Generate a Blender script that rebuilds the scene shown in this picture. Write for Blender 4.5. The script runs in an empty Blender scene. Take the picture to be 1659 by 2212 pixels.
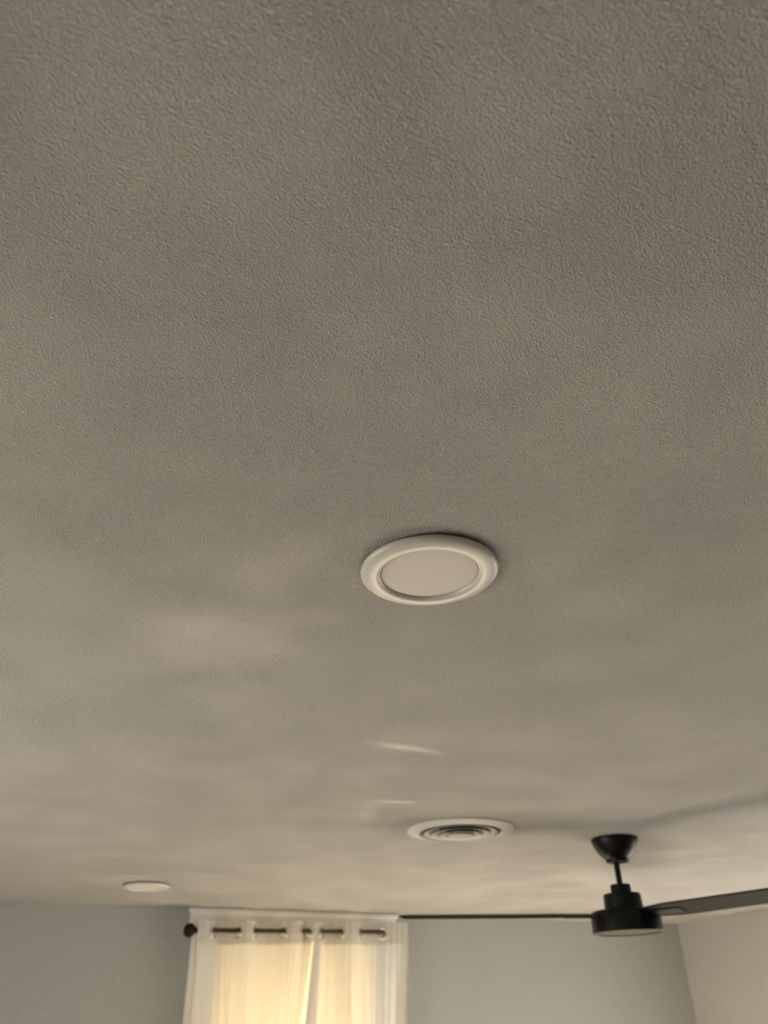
import bpy, bmesh, math, random
from mathutils import Vector, Matrix, noise
import numpy as np

random.seed(4)
S = bpy.context.scene
COL = S.collection
PI = math.pi
CAMZ = 1.90          # eye height, ceiling at 2.44
CEIL = 2.44
WY = 4.463           # far wall plane
WX = 4.00            # right wall plane
LX = -1.60           # left wall plane
BY = -1.60           # wall behind the photographer

# ------------------------------------------------------------------ camera
pitch, roll, yaw = math.radians(33.4), math.radians(1.19), math.radians(24.1)
M3 = Matrix(((math.cos(yaw), math.sin(yaw), 0), (-math.sin(yaw), math.cos(yaw), 0), (0, 0, 1)))
fw = M3 @ Vector((0, math.cos(pitch), math.sin(pitch)))
up = M3 @ Vector((0, -math.sin(pitch), math.cos(pitch)))
ri = M3 @ Vector((1, 0, 0))
r2 = ri * math.cos(roll) - up * math.sin(roll)
u2 = ri * math.sin(roll) + up * math.cos(roll)
cam_d = bpy.data.cameras.new('camera')
cam = bpy.data.objects.new('camera', cam_d)
COL.objects.link(cam)
m = Matrix((r2, u2, -fw)).transposed().to_4x4()
m.translation = Vector((0, 0, CAMZ))
cam.matrix_world = m
cam_d.sensor_fit = 'HORIZONTAL'
cam_d.sensor_width = 36.0
cam_d.lens = 36.0 * 1700 / 1659
cam_d.clip_start = 0.02
cam_d.dof.use_dof = True
cam_d.dof.focus_distance = 0.95
cam_d.dof.aperture_fstop = 7.5
S.camera = cam

# ------------------------------------------------------------------ world
w = bpy.data.worlds.new('sky'); S.world = w; w.use_nodes = True
bg = w.node_tree.nodes['Background']
bg.inputs[0].default_value = (0.80, 0.72, 0.60, 1)
bg.inputs[1].default_value = 0.35

# ------------------------------------------------------------------ daylight at the windows
def area(name, loc, rot, sx, sy, power, col, spread=PI):
    l = bpy.data.lights.new(name, 'AREA'); l.shape = 'RECTANGLE'
    l.size = sx; l.size_y = sy; l.energy = power; l.color = col; l.spread = spread
    o = bpy.data.objects.new(name, l); o.location = loc; o.rotation_euler = rot
    COL.objects.link(o); return o

# outside the curtained window: evening sky
area('evening_light', (1.44, WY + 0.50, 1.30), (math.radians(-90), 0, 0), 1.3, 1.7, 42, (1.0, 0.96, 0.90))
# outside the right hand window
area('right_window_daylight', (WX + 0.22, 2.75, 1.30), (0, math.radians(90), 0), 1.6, 1.6, 36, (1.0, 0.95, 0.92))
# outside the left hand window
area('left_window_daylight', (LX - 0.22, 2.00, 1.30), (0, math.radians(-90), 0), 1.6, 1.5, 60, (1.0, 0.90, 0.79))
# low sun through the right hand window, landing on the floor before the far wall
sun_d = bpy.data.lights.new('sun', 'SUN'); sun_d.energy = 92; sun_d.color = (1.0, 0.86, 0.73); sun_d.angle = math.radians(0.6)
sun = bpy.data.objects.new('sun', sun_d); COL.objects.link(sun)
sun.rotation_euler = Vector((-0.86, 0.62, -0.64)).to_track_quat('-Z', 'Y').to_euler()

S.view_settings.view_transform = 'Standard'
S.view_settings.look = 'None'
S.view_settings.gamma = 1.0
S.view_settings.use_curve_mapping = False
S.view_settings.exposure = 0.15

# ------------------------------------------------------------------ materials
def mat(name):
    mt = bpy.data.materials.new(name); mt.use_nodes = True
    nt = mt.node_tree; nt.nodes.clear()
    out = nt.nodes.new('ShaderNodeOutputMaterial')
    return mt, nt, out

def N(nt, typ, **kw):
    n = nt.nodes.new(typ)
    for k, v in kw.items():
        if k.startswith('i_'):
            n.inputs[k[2:].replace('_', ' ')].default_value = v
        else:
            setattr(n, k, v)
    return n

def principled(name, col, rough=0.5, metal=0.0, spec=0.5, bump=None, vary=0.0):
    mt, nt, out = mat(name)
    p = N(nt, 'ShaderNodeBsdfPrincipled')
    p.inputs['Base Color'].default_value = (*col, 1)
    p.inputs['Roughness'].default_value = rough
    p.inputs['Metallic'].default_value = metal
    p.inputs['Specular IOR Level'].default_value = spec
    nt.links.new(p.outputs[0], out.inputs[0])
    tc = N(nt, 'ShaderNodeTexCoord')
    nz = N(nt, 'ShaderNodeTexNoise'); nz.inputs['Scale'].default_value = bump[0] if bump else 40
    nz.inputs['Detail'].default_value = 4
    nt.links.new(tc.outputs['Object'], nz.inputs['Vector'])
    if bump:
        b = N(nt, 'ShaderNodeBump'); b.inputs['Strength'].default_value = bump[1]
        b.inputs['Distance'].default_value = bump[2]
        nt.links.new(nz.outputs['Fac'], b.inputs['Height'])
        nt.links.new(b.outputs[0], p.inputs['Normal'])
    if vary:
        mx = N(nt, 'ShaderNodeMix', data_type='RGBA')
        mx.inputs[6].default_value = (*[c * (1 - vary) for c in col], 1)
        mx.inputs[7].default_value = (*[min(1, c * (1 + vary)) for c in col], 1)
        nt.links.new(nz.outputs['Fac'], mx.inputs[0]); nt.links.new(mx.outputs[2], p.inputs['Base Color'])
    return mt

def plaster(name, col, scale, dist, patch, rough=0.75):
    """orange-peel sprayed plaster: rounded splats + fine grain, uneven from place to place"""
    mt, nt, out = mat(name)
    L = nt.links.new
    p = N(nt, 'ShaderNodeBsdfPrincipled'); p.inputs['Base Color'].default_value = (*col, 1)
    p.inputs['Roughness'].default_value = rough; p.inputs['Specular IOR Level'].default_value = 0.25
    tc = N(nt, 'ShaderNodeTexCoord')
    warp = N(nt, 'ShaderNodeTexNoise'); warp.inputs['Scale'].default_value = scale * 0.55; warp.inputs['Detail'].default_value = 2
    L(tc.outputs['Object'], warp.inputs['Vector'])
    sc = N(nt, 'ShaderNodeVectorMath', operation='SCALE'); sc.inputs['Scale'].default_value = 0.5 / scale
    L(warp.outputs['Color'], sc.inputs[0])
    ad = N(nt, 'ShaderNodeVectorMath', operation='ADD'); L(tc.outputs['Object'], ad.inputs[0]); L(sc.outputs[0], ad.inputs[1])
    n1 = N(nt, 'ShaderNodeTexNoise'); n1.inputs['Scale'].default_value = scale; n1.inputs['Detail'].default_value = 3
    n1.inputs['Roughness'].default_value = 0.6
    L(ad.outputs[0], n1.inputs['Vector'])
    rr = N(nt, 'ShaderNodeMapRange', interpolation_type='SMOOTHSTEP')
    rr.inputs['From Min'].default_value = 0.28; rr.inputs['From Max'].default_value = 0.74
    L(n1.outputs['Fac'], rr.inputs['Value'])
    n2 = N(nt, 'ShaderNodeTexNoise'); n2.inputs['Scale'].default_value = scale * 0.33; n2.inputs['Detail'].default_value = 2
    L(tc.outputs['Object'], n2.inputs['Vector'])
    a1 = N(nt, 'ShaderNodeMath', operation='MULTIPLY_ADD'); a1.inputs[1].default_value = 0.9
    L(n2.outputs['Fac'], a1.inputs[0]); L(rr.outputs[0], a1.inputs[2])
    n3 = N(nt, 'ShaderNodeTexNoise'); n3.inputs['Scale'].default_value = 5.5; n3.inputs['Detail'].default_value = 3
    L(tc.outputs['Object'], n3.inputs['Vector'])
    pr = N(nt, 'ShaderNodeMapRange'); pr.inputs['From Min'].default_value = 0.38; pr.inputs['From Max'].default_value = 0.62
    pr.inputs['To Min'].default_value = patch; pr.inputs['To Max'].default_value = 1.0
    L(n3.outputs['Fac'], pr.inputs['Value'])
    cen = N(nt, 'ShaderNodeMath', operation='SUBTRACT'); L(a1.outputs[0], cen.inputs[0]); cen.inputs[1].default_value = 0.93
    mu = N(nt, 'ShaderNodeMath', operation='MULTIPLY'); L(cen.outputs[0], mu.inputs[0]); L(pr.outputs[0], mu.inputs[1])
    b = N(nt, 'ShaderNodeBump'); b.inputs['Strength'].default_value = 1.0; b.inputs['Distance'].default_value = dist
    L(mu.outputs[0], b.inputs['Height']); L(b.outputs[0], p.inputs['Normal'])
    # relief shading strengthened in the colour: crests of the splats paler, hollows darker
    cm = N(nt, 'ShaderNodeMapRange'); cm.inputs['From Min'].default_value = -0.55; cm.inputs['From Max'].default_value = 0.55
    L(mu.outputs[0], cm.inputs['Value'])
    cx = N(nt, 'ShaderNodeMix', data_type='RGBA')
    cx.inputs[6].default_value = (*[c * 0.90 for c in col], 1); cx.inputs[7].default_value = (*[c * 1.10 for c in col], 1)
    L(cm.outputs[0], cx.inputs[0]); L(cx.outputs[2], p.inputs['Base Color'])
    L(p.outputs[0], out.inputs[0])
    return mt

def sheer(name, col, transp, transl):
    mt, nt, out = mat(name); L = nt.links.new
    tc = N(nt, 'ShaderNodeTexCoord')
    mp = N(nt, 'ShaderNodeMapping'); mp.inputs['Scale'].default_value = (900, 900, 60)
    L(tc.outputs['Object'], mp.inputs['Vector'])
    wv = N(nt, 'ShaderNodeTexNoise'); wv.inputs['Scale'].default_value = 1.0; wv.inputs['Detail'].default_value = 2
    L(mp.outputs[0], wv.inputs['Vector'])
    mx = N(nt, 'ShaderNodeMix', data_type='RGBA')
    mx.inputs[6].default_value = (*[c * 0.93 for c in col], 1); mx.inputs[7].default_value = (*col, 1)
    L(wv.outputs['Fac'], mx.inputs[0])
    d = N(nt, 'ShaderNodeBsdfDiffuse'); t = N(nt, 'ShaderNodeBsdfTranslucent'); g = N(nt, 'ShaderNodeBsdfTransparent')
    L(mx.outputs[2], d.inputs[0]); L(mx.outputs[2], t.inputs[0]); g.inputs[0].default_value = (1, 0.985, 0.95, 1)
    m1 = N(nt, 'ShaderNodeMixShader'); m1.inputs[0].default_value = transl; L(d.outputs[0], m1.inputs[1]); L(t.outputs[0], m1.inputs[2])
    m2 = N(nt, 'ShaderNodeMixShader'); m2.inputs[0].default_value = transp; L(m1.outputs[0], m2.inputs[1]); L(g.outputs[0], m2.inputs[2])
    L(m2.outputs[0], out.inputs[0])
    return mt

def pane_glass():
    mt, nt, out = mat('pane_glass'); L = nt.links.new
    g = N(nt, 'ShaderNodeBsdfTransparent'); g.inputs[0].default_value = (0.94, 0.96, 0.95, 1)
    s = N(nt, 'ShaderNodeBsdfGlossy'); s.inputs['Roughness'].default_value = 0.02
    m1 = N(nt, 'ShaderNodeMixShader'); m1.inputs[0].default_value = 0.06
    L(g.outputs[0], m1.inputs[1]); L(s.outputs[0], m1.inputs[2]); L(m1.outputs[0], out.inputs[0])
    return mt

def boards():
    mt, nt, out = mat('floor_wood'); L = nt.links.new
    p = N(nt, 'ShaderNodeBsdfPrincipled'); p.inputs['Roughness'].default_value = 0.45
    tc = N(nt, 'ShaderNodeTexCoord')
    mp = N(nt, 'ShaderNodeMapping'); mp.inputs['Scale'].default_value = (14, 1.2, 1)
    nz = N(nt, 'ShaderNodeTexNoise'); nz.inputs['Scale'].default_value = 3; nz.inputs['Detail'].default_value = 6
    cr = N(nt, 'ShaderNodeValToRGB')
    cr.color_ramp.elements[0].color = (0.43, 0.385, 0.32, 1); cr.color_ramp.elements[1].color = (0.58, 0.53, 0.46, 1)
    L(tc.outputs['Object'], mp.inputs[0]); L(mp.outputs[0], nz.inputs['Vector']); L(nz.outputs['Fac'], cr.inputs[0])
    L(cr.outputs[0], p.inputs['Base Color']); L(p.outputs[0], out.inputs[0])
    return mt

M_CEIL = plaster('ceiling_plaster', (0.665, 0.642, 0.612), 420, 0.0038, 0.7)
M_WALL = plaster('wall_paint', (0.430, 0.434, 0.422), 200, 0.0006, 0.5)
M_TRIMW = principled('white_trim_paint', (0.88, 0.87, 0.85), 0.35, bump=(60, 0.15, 0.001))
M_RING = principled('white_plastic', (0.64, 0.61, 0.575), 0.32, bump=(80, 0.08, 0.0004))
M_LENS = principled('frosted_lens', (0.64, 0.60, 0.565), 0.55, bump=(120, 0.05, 0.0003))
M_VENT = principled('white_enamelled_steel', (0.62, 0.60, 0.57), 0.45, bump=(60, 0.1, 0.0004))
M_DUCT_SHADE = principled('dusty_duct_and_louvre_shade', (0.055, 0.048, 0.04), 0.9, vary=0.3)  # duct interior; also the shade painted on the louvre backs
M_FAN = principled('matte_black_metal', (0.0055, 0.006, 0.006), 0.38, spec=0.22, bump=(300, 0.05, 0.0002))
M_BLADE = principled('dark_blade_veneer', (0.012, 0.0105, 0.008), 0.6, spec=0.12, bump=(90, 0.2, 0.0004), vary=0.25)
M_FANLENS = principled('fan_lens_opal', (0.13, 0.115, 0.10), 0.6, spec=0.15, vary=0.03)
M_ROD = principled('oil_rubbed_bronze', (0.055, 0.040, 0.026), 0.38, metal=0.6, vary=0.2)
M_KNOB = principled('dark_bronze_knob', (0.014, 0.009, 0.006), 0.6, spec=0.2, vary=0.2)
M_GROM = principled('brushed_nickel', (0.72, 0.68, 0.60), 0.25, metal=0.85, vary=0.05)
M_SHEER = sheer('sheer_curtain_cloth', (0.86, 0.84, 0.79), 0.07, 0.34)
M_HEM = sheer('curtain_hem_cloth', (0.64, 0.585, 0.50), 0.04, 0.40)
M_FOLD = sheer('curtain_folded_hem_cloth', (0.74, 0.72, 0.70), 0.0, 0.22)
def shade_cloth():
    mt, nt, out = mat('amber_shade_cloth'); L = nt.links.new
    t = N(nt, 'ShaderNodeBsdfTranslucent'); t.inputs[0].default_value = (0.84, 0.62, 0.34, 1)
    g = N(nt, 'ShaderNodeBsdfTransparent'); g.inputs[0].default_value = (0.92, 0.70, 0.40, 1)
    m1 = N(nt, 'ShaderNodeMixShader'); m1.inputs[0].default_value = 0.25
    L(t.outputs[0], m1.inputs[1]); L(g.outputs[0], m1.inputs[2]); L(m1.outputs[0], out.inputs[0])
    return mt
M_SHADE = shade_cloth()
M_PANE = pane_glass()
M_FLOOR = boards()

# ------------------------------------------------------------------ object helpers
def link(name, me, material, parent=None):
    o = bpy.data.objects.new(name, me)
    COL.objects.link(o)
    if material: me.materials.append(material)
    if parent: o.parent = parent
    return o

def obj(name, bm, material, parent=None, smooth=False, autosm=None):
    bmesh.ops.recalc_face_normals(bm, faces=bm.faces)
    me = bpy.data.meshes.new(name)
    bm.to_mesh(me); bm.free()
    if smooth:
        for p in me.polygons: p.use_smooth = True
        if autosm:
            me.set_sharp_from_angle(angle=math.radians(autosm))
    return link(name, me, material, parent)

def empty(name, loc, rz=0):
    o = bpy.data.objects.new(name, None); o.location = loc; o.rotation_euler = (0, 0, rz)
    o.empty_display_size = 0.1
    COL.objects.link(o); return o

def tag(o, label, cat, group=None):
    o['label'] = label; o['category'] = cat
    if group: o['group'] = group
    return o

def struct(o):
    o['kind'] = 'structure'; return o

def box(bm, x0, x1, y0, y1, z0, z1):
    v = [bm.verts.new(p) for p in ((x0,y0,z0),(x1,y0,z0),(x1,y1,z0),(x0,y1,z0),(x0,y0,z1),(x1,y0,z1),(x1,y1,z1),(x0,y1,z1))]
    for f in ((0,3,2,1),(4,5,6,7),(0,1,5,4),(1,2,6,5),(2,3,7,6),(3,0,4,7)):
        bm.faces.new([v[i] for i in f])

def bevel(bm, w, seg=2):
    bmesh.ops.bevel(bm, geom=list(bm.edges), offset=w, segments=seg, affect='EDGES', profile=0.5)

def lathe(bm, prof, n=72, cx=0, cy=0, closed=False):
    """profile of (r, z); r == 0 closes on the axis"""
    rings = []
    for r, z in prof:
        if r < 1e-6: rings.append([bm.verts.new((cx, cy, z))])
        else: rings.append([bm.verts.new((cx + r*math.cos(2*PI*i/n), cy + r*math.sin(2*PI*i/n), z)) for i in range(n)])
    seq = list(zip(rings, rings[1:]))
    if closed: seq.append((rings[-1], rings[0]))
    for a, b in seq:
        for i in range(n):
            j = (i+1) % n
            if len(a) == 1 and len(b) == 1: continue
            if len(a) == 1: bm.faces.new((a[0], b[i], b[j]))
            elif len(b) == 1: bm.faces.new((a[i], a[j], b[0]))
            else: bm.faces.new((a[i], a[j], b[j], b[i]))

# ------------------------------------------------------------------ room shell
VX, VY = 1.305, 2.365      # ceiling vent
bm = bmesh.new()
T = 0.14
x0, x1, y0, y1 = LX-0.12, WX+0.12, BY-0.12, WY+0.14
NS = 64
outer_lo, outer_hi, hole_lo, hole_hi = [], [], [], []
corners = [(x0,y0),(x1,y0),(x1,y1),(x0,y1)]
for z, o_, h_ in ((CEIL, outer_lo, hole_lo), (CEIL+T, outer_hi, hole_hi)):
    for c in corners: o_.append(bm.verts.new((*c, z)))
    for i in range(NS):
        a = 2*PI*i/NS; h_.append(bm.verts.new((VX+0.139*math.cos(a), VY+0.139*math.sin(a), z)))
    es = [bm.edges.new((o_[i], o_[(i+1)%4])) for i in range(4)] + [bm.edges.new((h_[i], h_[(i+1)%NS])) for i in range(NS)]
    bmesh.ops.triangle_fill(bm, use_beauty=True, edges=es)
for a, b, n in ((outer_lo, outer_hi, 4), (hole_lo, hole_hi, NS)):
    for i in range(n):
        bm.faces.new((a[i], a[(i+1)%n], b[(i+1)%n], b[i]))
struct(obj('ceiling', bm, M_CEIL))

bm = bmesh.new(); box(bm, x0, x1, y0, y1, -0.12, 0.0)
struct(obj('floor', bm, M_FLOOR))

def wall_with_opening(name, axis, pos, th, a0, a1, o):
    """wall slab across a0..a1, opening o=(u0,u1,z0,z1) or None"""
    bm = bmesh.new()
    def b(u0, u1, z0, z1):
        if axis == 'y': box(bm, u0, u1, min(pos, pos+th), max(pos, pos+th), z0, z1)
        else: box(bm, min(pos, pos+th), max(pos, pos+th), u0, u1, z0, z1)
    if o is None: b(a0, a1, 0, CEIL)
    else:
        b(a0, o[0], 0, CEIL); b(o[1], a1, 0, CEIL); b(o[0], o[1], 0, o[2]); b(o[0], o[1], o[3], CEIL)
    return struct(obj(name, bm, M_WALL))

OP = (0.955, 1.958, 0.45, 2.345)
wall_with_opening('wall_back', 'y', WY, 0.14, x0, x1, OP)
wall_with_opening('wall_right', 'x', WX, 0.12, y0, WY, (1.95, 3.50, 0.45, 2.12))
wall_with_opening('wall_left', 'x', LX, -0.12, y0, WY, (1.22, 2.77, 0.45, 2.12))
wall_with_opening('wall_front', 'y', BY, -0.12, LX, WX, None)

for nm, args in (('baseboard_back', (LX+0.015, WX-0.015, WY-0.014, WY, 0.0, 0.11)), ('baseboard_front', (LX+0.015, WX-0.015, BY, BY+0.014, 0, 0.11)),
                 ('baseboard_right', (WX-0.014, WX, BY, WY, 0, 0.11)), ('baseboard_left', (LX, LX+0.014, BY, WY, 0, 0.11))):
    bm = bmesh.new(); box(bm, *args); bevel(bm, 0.003); struct(obj(nm, bm, M_TRIMW))

# curtained window: casing, sill, frame, two sashes with panes
win = struct(empty('window_1', ((OP[0]+OP[1])/2, WY, OP[2])))
def wpart(name, boxes, material, parent, org=Vector(win.location), bw=0.002):
    bm = bmesh.new()
    for b_ in boxes:
        t = bmesh.new(); box(t, *b_)
        if bw: bevel(t, bw, 1)
        me = bpy.data.meshes.new('t'); t.to_mesh(me); t.free(); bm.from_mesh(me); bpy.data.meshes.remove(me)
    bmesh.ops.translate(bm, verts=bm.verts, vec=-org)
    return obj(name, bm, material, parent)
cy0, cy1 = WY-0.018, WY+0.0
wpart('head_casing', [(0.876, 2.008, WY-0.022, WY, 2.345, 2.436), (0.868, 2.016, WY-0.030, WY, 2.418, 2.438)], M_TRIMW, win)
wpart('side_casing', [(0.893, 0.914, cy0-0.006, cy1, 0.45, 2.345), (0.914, 0.957, cy1-0.006, cy1, 0.45, 2.345)], M_TRIMW, win)
wpart('side_casing', [(1.956, 2.022, cy0, cy1, 0.45, 2.345)], M_TRIMW, win)
wpart('window_sill', [(0.85, 2.03, WY-0.045, WY+0.05, 0.42, 0.45)], M_TRIMW, win)
fy0, fy1 = WY+0.05, WY+0.10
a, b, c, d = OP
wpart('window_frame', [(a, a+.035, fy0, fy1, c, d), (b-.035, b, fy0, fy1, c, d), (a+.035, b-.035, fy0, fy1, d-.035, d), (a+.035, b-.035, fy0, fy1, c, c+.035)], M_TRIMW, win)
mid = 1.42
for z0, z1, dy in ((c+.035, mid+.02, 0.005), (mid-.02, d-.035, 0.026)):
    s0, s1 = a+.035, b-.035
    sash = wpart('sash', [(s0, s0+.04, fy0+dy, fy0+dy+.02, z0, z1), (s1-.04, s1, fy0+dy, fy0+dy+.02, z0, z1), (s0+.04, s1-.04, fy0+dy, fy0+dy+.02, z0, z0+.04), (s0+.04, s1-.04, fy0+dy, fy0+dy+.02, z1-.04, z1)], M_TRIMW, win)
    wpart('pane', [(s0+.04, s1-.04, fy0+dy+.008, fy0+dy+.012, z0+.04, z1-.04)], M_PANE, sash, bw=0)

t = bmesh.new()
sh0, sh1 = 1.035, 1.838
for k in range(24):
    a0 = sh0 + (sh1-sh0)*k/24; a1_ = sh0 + (sh1-sh0)*(k+1)/24
    ya = WY+0.028+0.0015*math.sin(k*0.9); yb = WY+0.028+0.0015*math.sin((k+1)*0.9)
    vs_ = [t.verts.new(p) for p in ((a0, ya, 0.6), (a1_, yb, 0.6), (a1_, yb, 2.30), (a0, ya, 2.30))]
    t.faces.new(vs_)
bmesh.ops.remove_doubles(t, verts=t.verts, dist=1e-5)
bmesh.ops.translate(t, verts=t.verts, vec=-Vector(win.location))
obj('window_shade', t, M_SHADE, win, smooth=True)
t = bmesh.new()
box(t, sh0-0.012, sh1+0.012, WY+0.012, WY+0.046, 2.298, 2.338); bevel(t, 0.008, 3)
bmesh.ops.translate(t, verts=t.verts, vec=-Vector(win.location))
obj('shade_head_rail', t, M_TRIMW, win)

# the two windows out of frame that light the room
def side_window(name, X, sgn, u0, u1, z0, z1):
    org = Vector((X, (u0+u1)/2, z0)); wn = struct(empty(name, org))
    xa, xb = sorted((X, X-sgn*0.018)); fa, fb = sorted((X+sgn*0.05, X+sgn*0.09)); ga, gb = sorted((X+sgn*0.066, X+sgn*0.070))
    wpart('casing', [(xa, xb, u0-.08, u0, z0-.08, z1+.08), (xa, xb, u1, u1+.08, z0-.08, z1+.08), (xa, xb, u0, u1, z1, z1+.08), (xa, xb, u0, u1, z0-.08, z0)], M_TRIMW, wn, org)
    um = (u0+u1)/2
    wpart('window_frame', [(fa, fb, u0, u0+.05, z0, z1), (fa, fb, u1-.05, u1, z0, z1), (fa, fb, u0+.05, u1-.05, z1-.05, z1), (fa, fb, u0+.05, u1-.05, z0, z0+.05), (fa, fb, um-.025, um+.025, z0+.05, z1-.05)], M_TRIMW, wn, org)
    for p0, p1 in ((u0+.05, um-.025), (um+.025, u1-.05)):
        wpart('pane', [(ga, gb, p0, p1, z0+.05, z1-.05)], M_PANE, wn, org, bw=0)
side_window('window_2', WX, 1, 1.95, 3.50, 0.45, 2.12)
side_window('window_3', LX, -1, 1.22, 2.77, 0.45, 2.12)

# ------------------------------------------------------------------ recessed downlights
def downlight(loc, label, tilt, group=None):
    r = empty('recessed_downlight', loc); r.rotation_euler = tilt
    tag(r, label, 'ceiling light')
    bm = bmesh.new()
    lathe(bm, [(0.0955,-0.0015),(0.0962,-0.0035),(0.0955,-0.0062),(0.0935,-0.0084),(0.0900,-0.0100),(0.0840,-0.0113),(0.0780,-0.0118),(0.0735,-0.0114),(0.0705,-0.0100),(0.0688,-0.0078),(0.0680,-0.0055),(0.0680,-0.0015)], 128, closed=True)
    obj('trim_ring', bm, M_RING, r, smooth=True, autosm=50)
    bm = bmesh.new()
    lathe(bm, [(0.0,-0.0082),(0.030,-0.0081),(0.052,-0.0077),(0.0640,-0.0072),(0.0676,-0.0066),(0.0676,-0.0020),(0.0,-0.0020)], 128)
    obj('diffuser', bm, M_LENS, r, smooth=True, autosm=50)
    return r
downlight((0.450, 0.855, CEIL-0.0025), 'round white recessed light with broad trim ring, large in the middle of the ceiling', (math.radians(-0.35), math.radians(-0.5), 0))
downlight((0.547, 3.780, CEIL-0.004), 'small white recessed light far off, on the ceiling left of the curtained window', (math.radians(-0.5), math.radians(-0.6), 0))

# ------------------------------------------------------------------ round ceiling vent
v = tag(empty('ceiling_vent', (VX, VY, CEIL)), 'round white air vent with concentric louvres on ceiling beside the black fan', 'vent')
bm = bmesh.new()
lathe(bm, [(0.1725,-0.0005),(0.1728,-0.0030),(0.1715,-0.0050),(0.1660,-0.0065),(0.1500,-0.0100),(0.1400,-0.0125),(0.1345,-0.0125),(0.1325,-0.0105),(0.1310,0.0300),(0.1325,0.0300),(0.1345,-0.0005)], 96, closed=True)
obj('flange', bm, M_VENT, v, smooth=True, autosm=45)
bm = bmesh.new()
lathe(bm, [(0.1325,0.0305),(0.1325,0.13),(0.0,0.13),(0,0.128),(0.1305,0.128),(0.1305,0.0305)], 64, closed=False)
obj('duct_neck', bm, M_DUCT_SHADE, v, smooth=True, autosm=45)
for rb, rz in ((0.1170, -0.0125), (0.0910, -0.0158), (0.0640, -0.0188)):
    bm = bmesh.new()
    lathe(bm, [(rb-0.026,rz+0.026),(rb-0.020,rz+0.012),(rb-0.013,rz+0.0035),(rb,rz+0.0010),(rb+0.0008,rz),(rb-0.0006,rz-0.0004),(rb-0.0136,rz+0.0022),(rb-0.0212,rz+0.011),(rb-0.0272,rz+0.026)], 96, closed=True)
    # shade between the louvres is put into the colour of their backs
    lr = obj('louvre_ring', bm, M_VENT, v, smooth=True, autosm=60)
    lr.data.materials.append(M_DUCT_SHADE)
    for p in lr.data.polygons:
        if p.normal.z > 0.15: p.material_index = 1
bm = bmesh.new()
lathe(bm, [(0.0,-0.0215),(0.024,-0.0215),(0.0360,-0.0211),(0.0375,-0.0203),(0.0350,-0.0192),(0.020,-0.014),(0.014,0.018),(0.0,0.018)], 96)
obj('centre_cone', bm, M_VENT, v, smooth=True, autosm=60)
bm = bmesh.new()
for ang in (0.5, 0.5+PI/2):
    t = bmesh.new(); box(t, -0.130, 0.130, -0.0015, 0.0015, 0.014, 0.024)
    bmesh.ops.rotate(t, verts=t.verts, cent=(0,0,0), matrix=Matrix.Rotation(ang, 3, 'Z'))
    me = bpy.data.meshes.new('t'); t.to_mesh(me); t.free(); bm.from_mesh(me); bpy.data.meshes.remove(me)
obj('louvre_bracket', bm, M_DUCT_SHADE, v)

# ------------------------------------------------------------------ ceiling fan
FX, FY = 1.884, 2.328
fan = tag(empty('ceiling_fan', (FX, FY, CEIL)), 'black three-blade ceiling fan on a short rod with bowl canopy', 'ceiling fan')
bm = bmesh.new()
lathe(bm, [(0.0,0.0),(0.0775,0.0),(0.0790,-0.003),(0.0785,-0.008),(0.0755,-0.018),(0.0700,-0.030),(0.0620,-0.043),(0.0530,-0.054),(0.0430,-0.063),(0.0390,-0.066),(0.0385,-0.073),(0.0365,-0.0755),(0.0,-0.0755)], 72)
obj('canopy', bm, M_FAN, fan, smooth=True, autosm=35)
bm = bmesh.new(); lathe(bm, [(0.0,-0.0758),(0.0097,-0.0758),(0.0097,-0.1445),(0,-0.1445)], 32)
obj('downrod', bm, M_FAN, fan, smooth=True, autosm=35)
bm = bmesh.new(); lathe(bm, [(0.0,-0.1448),(0.0310,-0.1448),(0.0328,-0.1466),(0.0335,-0.1730),(0.0,-0.1730)], 48)
obj('coupler_cover', bm, M_FAN, fan, smooth=True, autosm=35)
bm = bmesh.new(); lathe(bm, [(0.0,-0.1733),(0.0580,-0.1733),(0.0605,-0.1765),(0.0625,-0.2235),(0.0,-0.2235)], 64)
obj('yoke_housing', bm, M_FAN, fan, smooth=True, autosm=35)
bm = bmesh.new(); lathe(bm, [(0.0,-0.2238),(0.1020,-0.2238),(0.1085,-0.2265),(0.1120,-0.2330),(0.1120,-0.2860),(0.1105,-0.2880),(0.1070,-0.2880),(0.1060,-0.2840),(0,-0.2840)], 96)
obj('motor_housing', bm, M_FAN, fan, smooth=True, autosm=35)
bm = bmesh.new(); lathe(bm, [(0.1056,-0.2841),(0.1050,-0.2852),(0.1000,-0.2857),(0.0850,-0.2861),(0.045,-0.2863),(0.0,-0.2864),(0,-0.2842)], 96)
obj('light_lens', bm, M_FANLENS, fan, smooth=True, autosm=35)

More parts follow.
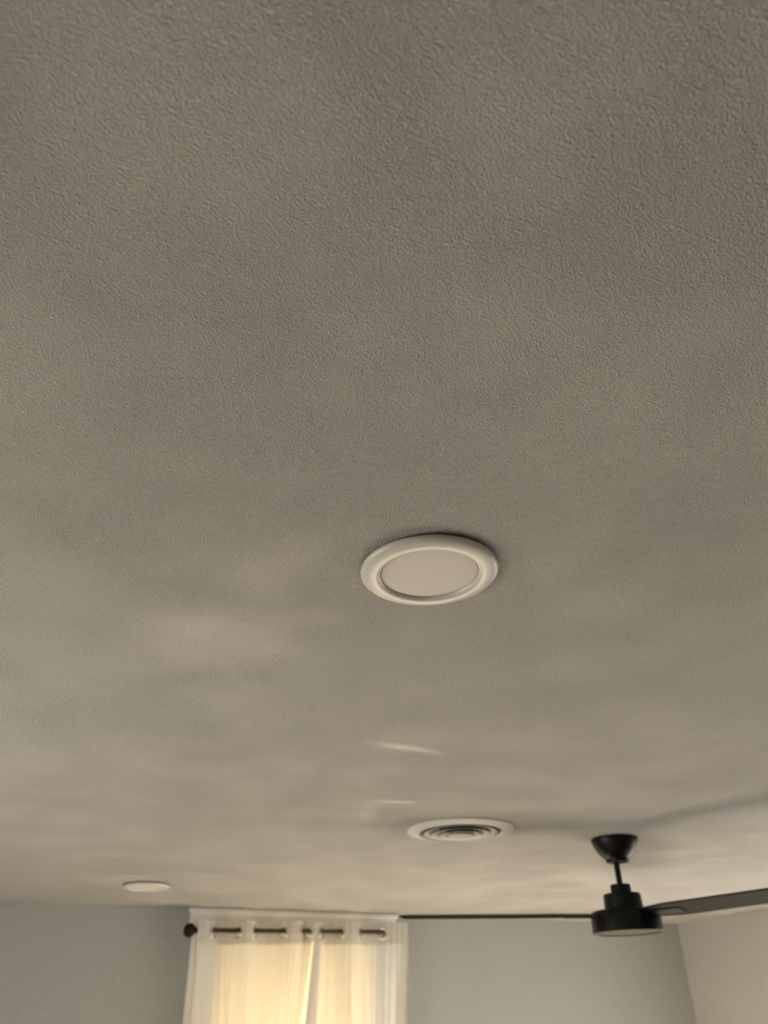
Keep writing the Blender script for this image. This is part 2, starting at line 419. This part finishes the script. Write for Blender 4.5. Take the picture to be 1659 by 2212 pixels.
BZ = -0.2370
PITCH = math.radians(-10)
def blade_mesh():
    bm = bmesh.new()
    n = 26; L0, L1 = 0.105, 0.745
    half, th = [], 0.0055
    secs = []
    for i in range(n+1):
        t = i/n; x = L0 + (L1-L0)*t
        w_ = 0.052 + 0.014*min(1, t/0.12) if t < 0.12 else 0.066 - 0.006*(t-0.12)
        e = (L1-x)
        if e < 0.035: w_ *= 0.62 + 0.38*math.sqrt(max(0, 1-((0.035-e)/0.035)**2))
        secs.append((x, w_))
    loops = []
    for x, w_ in secs:
        pts = []
        for (yy, zz) in ((-w_, 0), (-w_+0.004, -th/2), (0, -th/2), (w_-0.004, -th/2), (w_, 0), (w_-0.004, th/2), (0, th/2), (-w_+0.004, th/2)):
            pts.append(bm.verts.new((x, yy*math.cos(PITCH)-zz*math.sin(PITCH), yy*math.sin(PITCH)+zz*math.cos(PITCH))))
        loops.append(pts)
    for A, B in zip(loops, loops[1:]):
        for k in range(8):
            bm.faces.new((A[k], A[(k+1)%8], B[(k+1)%8], B[k]))
    bm.faces.new(loops[0]); bm.faces.new(loops[-1][::-1])
    return bm
def bracket_mesh():
    bm = bmesh.new()
    box(bm, 0.090, 0.215, -0.026, 0.026, -0.0065, -0.0030)
    bevel(bm, 0.0012, 1)
    bmesh.ops.rotate(bm, verts=bm.verts, cent=(0,0,0), matrix=Matrix.Rotation(PITCH, 3, 'X'))
    return bm
for k, (deg, cone) in enumerate(((165, 0), (48, -2.2), (-75, 0))):
    bl = obj('blade', blade_mesh(), M_BLADE, fan, smooth=True, autosm=25)
    bl.location = (0, 0, BZ); bl.rotation_euler = (0, math.radians(cone), math.radians(deg))
    br = obj('blade_bracket', bracket_mesh(), M_FAN, bl)

# the rod sags a little out of plumb on its hanger ball
TILT = Matrix.Translation((-0.0045, 0.0035, -0.06)) @ Matrix.Rotation(math.radians(0.3), 4, Vector((math.sin(0.9), -math.cos(0.9), 0)).cross(Vector((0,0,1)))) @ Matrix.Translation((0, 0, 0.06))
for ch in fan.children:
    if ch.name.split('.')[0] != 'canopy': ch.matrix_basis = TILT @ ch.matrix_basis

# ------------------------------------------------------------------ curtain rod
RY = WY - 0.09
def rod_z(x): return CAMZ + 0.429 + (x-0.86)*0.0135
def tube(bm, p0, p1, r, n=24):
    p0, p1 = Vector(p0), Vector(p1); d = (p1-p0); q = d.to_track_quat('Z', 'Y').to_matrix()
    A, B = [], []
    for i in range(n):
        a = 2*PI*i/n; o = q @ Vector((r*math.cos(a), r*math.sin(a), 0)); A.append(bm.verts.new(p0+o)); B.append(bm.verts.new(p1+o))
    for i in range(n): bm.faces.new((A[i], A[(i+1)%n], B[(i+1)%n], B[i]))
    bm.faces.new(A[::-1]); bm.faces.new(B)
RL, RR = 0.884, 2.022
rod = tag(empty('curtain_rod', ((RL+RR)/2, RY, rod_z(1.46))), 'dark bronze curtain rod with round end knob above the window', 'curtain rod')
RO = Vector(rod.location)
bm = bmesh.new(); tube(bm, Vector((RL, RY, rod_z(RL)))-RO, Vector((RR, RY, rod_z(RR)))-RO, 0.0105)
obj('rod', bm, M_ROD, rod, smooth=True, autosm=40)
for X, s in ((RL, -1),):
    bm = bmesh.new()
    lathe(bm, [(0,-0.002),(0.0125,-0.002),(0.0150,0.001),(0.0150,0.003),(0.0120,0.005),(0.0210,0.010),(0.0290,0.019),(0.0325,0.031),(0.0305,0.044),(0.0235,0.054),(0.0120,0.060),(0,0.062)], 40)
    bmesh.ops.rotate(bm, verts=bm.verts, cent=(0,0,0), matrix=Matrix.Rotation(s*PI/2, 3, 'Y'))
    bmesh.ops.translate(bm, verts=bm.verts, vec=Vector((X - s*0.012, RY, rod_z(X)))-RO)
    obj('finial', bm, M_KNOB, rod, smooth=True, autosm=50)
for X in (0.912, 1.985):
    bm = bmesh.new(); zr = rod_z(X)
    box(bm, X-0.006, X+0.006, RY+0.008, WY-0.003, zr-0.006, zr+0.004)
    box(bm, X-0.010, X+0.010, WY-0.004, WY, zr-0.03, zr+0.03)
    box(bm, X-0.006, X+0.006, RY-0.013, RY+0.013, zr-0.016, zr-0.0105)
    bmesh.ops.translate(bm, verts=bm.verts, vec=-RO)
    obj('rod_bracket', bm, M_ROD, rod)

# ------------------------------------------------------------------ curtains
HOLE_R, GR = 0.0195, 0.0245
HTOP = 0.045        # cloth above the rod
HBAND = 0.105       # height of the stitched header
def panel(label, cross, xs, bots, first_front, seed, group=None, amp=0.032, hems=(0, 1)):
    """cross: X of the rod crossings; xs=(left, right) edges at the top; bots: (x_top, x_bottom) control pairs"""
    rnd = random.Random(seed)
    knots = [xs[0]] + list(cross) + [xs[1]]
    cx = (xs[0]+xs[1])/2
    org = Vector((cx, RY, rod_z(cx)))
    root = tag(empty('sheer_curtain', org), label, 'curtain', group)
    def ytop(x):
        for i in range(len(knots)-1):
            if x <= knots[i+1] or i == len(knots)-2:
                u = (x-knots[i])/(knots[i+1]-knots[i]); wd = knots[i+1]-knots[i]
                front = first_front if i % 2 == 0 else not first_front
                A = amp*min(1, (wd/0.09)**0.8)
                if i == 0: sh = math.cos(u*PI/2)**0.8 if u < 1 else 0
                elif i == len(knots)-2: sh = math.sin(min(1, u)*PI/2)**0.8
                else: sh = max(0, math.sin(PI*u))**0.8
                return (-1 if front else 1)*A*sh
    dense = []
    x = xs[0]
    while x < xs[1]-1e-6:
        dense.append(x); x += 0.0016
    dense.append(xs[1]); nx = len(dense)
    zs = list(np.arange(0, HBAND+1e-6, HBAND/46)); z = HBAND
    nb = 34
    for k in range(1, nb+1): zs.append(HBAND + (1.86-HBAND)*(k/nb)**1.5)
    bt = sorted(bots)
    def xmap(x, f):
        for (a0, b0), (a1, b1) in zip(bt, bt[1:]):
            if x <= a1 or (a1, b1) == bt[-1]:
                return x + f*((b0-a0) + ((b1-a1)-(b0-a0))*(x-a0)/(a1-a0))
    ph = [rnd.uniform(0, 6.28) for _ in range(6)]
    def pos(x, dz, off=0.0):
        top = rod_z(x) + HTOP
        f = max(0, dz-HBAND)/0.345
        yt = ytop(x)
        g = min(1, max(0, dz-HBAND)/0.5)
        u = x - cx
        rip = g*(0.012*math.sin(62*u+ph[0]+0.5*dz) + 0.007*math.sin(131*u+ph[1]) + 0.0035*math.sin(250*u+ph[2]))
        fine = 0.0012*math.sin(210*u+ph[3]+3*dz)
        Y = RY + yt*(1-0.25*g) + rip + fine + off
        X = xmap(x, min(f, 1.6))
        return (X, min(Y, WY-0.026), top-dz)
    V = []
    for dz in zs:
        for x in dense: V.append(Vector(pos(x, dz))-org)
    # grommet centres: rings hang on the rod
    gr = []
    for c_ in cross:
        zc = rod_z(c_) - 0.0088
        ci = min(range(nx), key=lambda i: abs(dense[i]-c_))
        ga = Vector(pos(dense[max(0, ci-2)], HTOP)); gb = Vector(pos(dense[min(nx-1, ci+2)], HTOP))
        t = (gb-ga); t.z = 0; t.normalize()
        gr.append((Vector((c_, RY, zc)), t))
    F = []
    nh = 47
    def inhole(p):
        for g_, t in gr:
            dd = p - g_
            if abs(dd.length) < 0.04 and (dd.dot(t))**2 + dd.z**2 < HOLE_R**2 and abs(dd.dot(Vector((-t.y, t.x, 0)))) < 0.02: return True
        return False
    for j in range(len(zs)-1):
        for i in range(nx-1):
            q = (j*nx+i, j*nx+i+1, (j+1)*nx+i+1, (j+1)*nx+i)
            if j < nh:
                c_ = (V[q[0]]+V[q[2]])/2 + org
                if inhole(c_): continue
            F.append(q)
    me = bpy.data.meshes.new('cloth'); me.from_pydata([tuple(p) for p in V], [], F); me.update()
    for p in me.polygons: p.use_smooth = True
    link('cloth', me, M_SHEER, root)
    # header band: second layer of cloth stitched to the back of the top edge
    V2, F2 = [], []
    hz = zs[:47]
    for dz in hz:
        for i, x in enumerate(dense):
            p = Vector(pos(x, dz))
            a_ = Vector(pos(dense[max(0, i-1)], dz)); b_ = Vector(pos(dense[min(nx-1, i+1)], dz))
            t = b_-a_; nrm = Vector((-t.y, t.x, 0)).normalized()
            V2.append(p + nrm*0.0016 - org)
    for j in range(len(hz)-1):
        for i in range(nx-1):
            q = (j*nx+i, j*nx+i+1, (j+1)*nx+i+1, (j+1)*nx+i)
            if inhole((V2[q[0]]+V2[q[2]])/2 + org): continue
            F2.append(q)
    me = bpy.data.meshes.new('header_band'); me.from_pydata([tuple(p) for p in V2], [], F2); me.update()
    for p in me.polygons: p.use_smooth = True
    link('header_band', me, M_HEM, root)
    # folded side hems
    for side in hems:
        w_ = 0.045 if side == 0 else 0.030
        idx = [i for i, x in enumerate(dense) if (x < xs[0]+w_ if side == 0 else x > xs[1]-w_)]
        V3, F3 = [], []
        sub = list(range(0, len(zs)))
        for j in sub:
            for i in idx:
                p = Vector(pos(dense[i], zs[j])); V3.append(p + Vector((0, 0.0016, 0)) - org)
        k = len(idx)
        for j in range(len(sub)-1):
            for i in range(k-1): F3.append((j*k+i, j*k+i+1, (j+1)*k+i+1, (j+1)*k+i))
        me = bpy.data.meshes.new('side_hem'); me.from_pydata([tuple(p) for p in V3], [], F3); me.update()
        for p in me.polygons: p.use_smooth = True
        link('side_hem', me, M_FOLD, root)
    # grommets
    for g_, t in gr:
        bm = bmesh.new()
        n, mseg = 40, 10
        rings = []
        for i in range(n):
            a_ = 2*PI*i/n
            rad = Vector((t.x*math.cos(a_), t.y*math.cos(a_), math.sin(a_)))
            nr = Vector((-t.y, t.x, 0))
            ring = []
            for k in range(mseg):
                b_ = 2*PI*k/mseg
                ring.append(bm.verts.new(g_-org + rad*(GR+0.0052*math.cos(b_)) + nr*0.0030*math.sin(b_)))
            rings.append(ring)
        for i in range(n):
            for k in range(mseg):
                bm.faces.new((rings[i][k], rings[(i+1)%n][k], rings[(i+1)%n][(k+1)%mseg], rings[i][(k+1)%mseg]))
        obj('grommet', bm, M_GROM, root, smooth=True)
    return root

panel('sheer cream curtain panel left of the centre gap, next to the rod\'s round knob', [0.986, 1.108, 1.194, 1.343, 1.446, 1.478], (0.898, 1.494),
      [(0.898, 0.946), (1.00, 1.02), (1.25, 1.25), (1.494, 1.450)], True, 3, hems=())
panel('sheer cream curtain panel right of the centre gap, nearest the black fan', [1.551, 1.654, 1.769, 1.895], (1.500, 2.030),
      [(1.500, 1.468), (1.545, 1.535), (1.75, 1.75), (2.030, 2.012)], True, 8)

# ------------------------------------------------------------------ unseen spot lamps added below, masked to draw sun glints on the ceiling
def glint(name, x, y, z, power, col, blobs, warp, nscale):
    l = bpy.data.lights.new(name, 'SPOT'); l.energy = power; l.color = col
    l.spot_size = math.radians(60); l.spot_blend = 0.4; l.shadow_soft_size = 0.004
    l.use_nodes = True
    nt = l.node_tree; nt.nodes.clear(); L = nt.links.new
    out = nt.nodes.new('ShaderNodeOutputLight'); em = nt.nodes.new('ShaderNodeEmission'); L(em.outputs[0], out.inputs[0])
    tc = N(nt, 'ShaderNodeTexCoord'); sp = N(nt, 'ShaderNodeSeparateXYZ'); L(tc.outputs['Normal'], sp.inputs[0])
    H = CEIL - z
    def mth(op, a, b=None, c=None):
        n = N(nt, 'ShaderNodeMath', operation=op)
        for i, q in enumerate((a, b, c)):
            if q is None: continue
            if isinstance(q, (int, float)): n.inputs[i].default_value = q
            else: L(q, n.inputs[i])
        return n.outputs[0]
    az = mth('MAXIMUM', mth('ABSOLUTE', sp.outputs[2]), 0.05)
    px = mth('MULTIPLY', mth('DIVIDE', sp.outputs[0], az), H)
    py = mth('MULTIPLY', mth('DIVIDE', sp.outputs[1], az), -H)   # lamp is turned over about X
    cb = N(nt, 'ShaderNodeCombineXYZ'); L(px, cb.inputs[0]); L(py, cb.inputs[1])
    nz = N(nt, 'ShaderNodeTexNoise'); nz.inputs['Scale'].default_value = nscale; nz.inputs['Detail'].default_value = 3; L(cb.outputs[0], nz.inputs['Vector'])
    ns = N(nt, 'ShaderNodeSeparateXYZ'); L(nz.outputs['Color'], ns.inputs[0])
    qx = mth('ADD', px, mth('MULTIPLY', mth('SUBTRACT', ns.outputs[0], 0.5), warp))
    qy = mth('ADD', py, mth('MULTIPLY', mth('SUBTRACT', ns.outputs[1], 0.5), warp))
    tot = None
    for (bx, by, ax, ay, rot, st, edge) in blobs:
        dx = mth('SUBTRACT', qx, bx-x); dy = mth('SUBTRACT', qy, by-y)
        cr, sr = math.cos(rot), math.sin(rot)
        u = mth('DIVIDE', mth('ADD', mth('MULTIPLY', dx, cr), mth('MULTIPLY', dy, sr)), ax)
        v_ = mth('DIVIDE', mth('SUBTRACT', mth('MULTIPLY', dy, cr), mth('MULTIPLY', dx, sr)), ay)
        dd = mth('SQRT', mth('ADD', mth('MULTIPLY', u, u), mth('MULTIPLY', v_, v_)))
        mr = N(nt, 'ShaderNodeMapRange', interpolation_type='SMOOTHSTEP')
        mr.inputs['From Min'].default_value = edge; mr.inputs['From Max'].default_value = 1.0
        mr.inputs['To Min'].default_value = st; mr.inputs['To Max'].default_value = 0.0
        L(dd, mr.inputs['Value'])
        tot = mr.outputs[0] if tot is None else mth('ADD', tot, mr.outputs[0])
    L(tot, em.inputs['Strength'])
    o = bpy.data.objects.new(name, l); o.location = (x, y, z); o.rotation_euler = (PI, 0, 0)
    COL.objects.link(o)
PINK = (1.0, 0.80, 0.70)
glint('added_glint_spot', 0.27, 1.15, 0.75, 20.0, PINK,
      [(0.245, 1.20, 0.16, 0.17, 0, 1.0, 0.35), (0.255, 0.94, 0.07, 0.15, 0.1, 0.8, 0.2), (0.345, 1.07, 0.08, 0.06, -0.3, 0.7, 0.2)], 0.05, 9)
glint('added_glint_spot', 0.85, 1.75, 0.75, 27.0, (1.0, 0.86, 0.70),
      [(0.78, 1.63, 0.14, 0.032, 0.16, 2.2, 0.0), (0.80, 1.55, 0.20, 0.15, 0.2, 0.3, 0.0), (0.965, 2.10, 0.09, 0.028, 0.0, 2.4, 0.0), (0.93, 2.24, 0.17, 0.045, 1.3, 1.0, 0.0)], 0.03, 14)
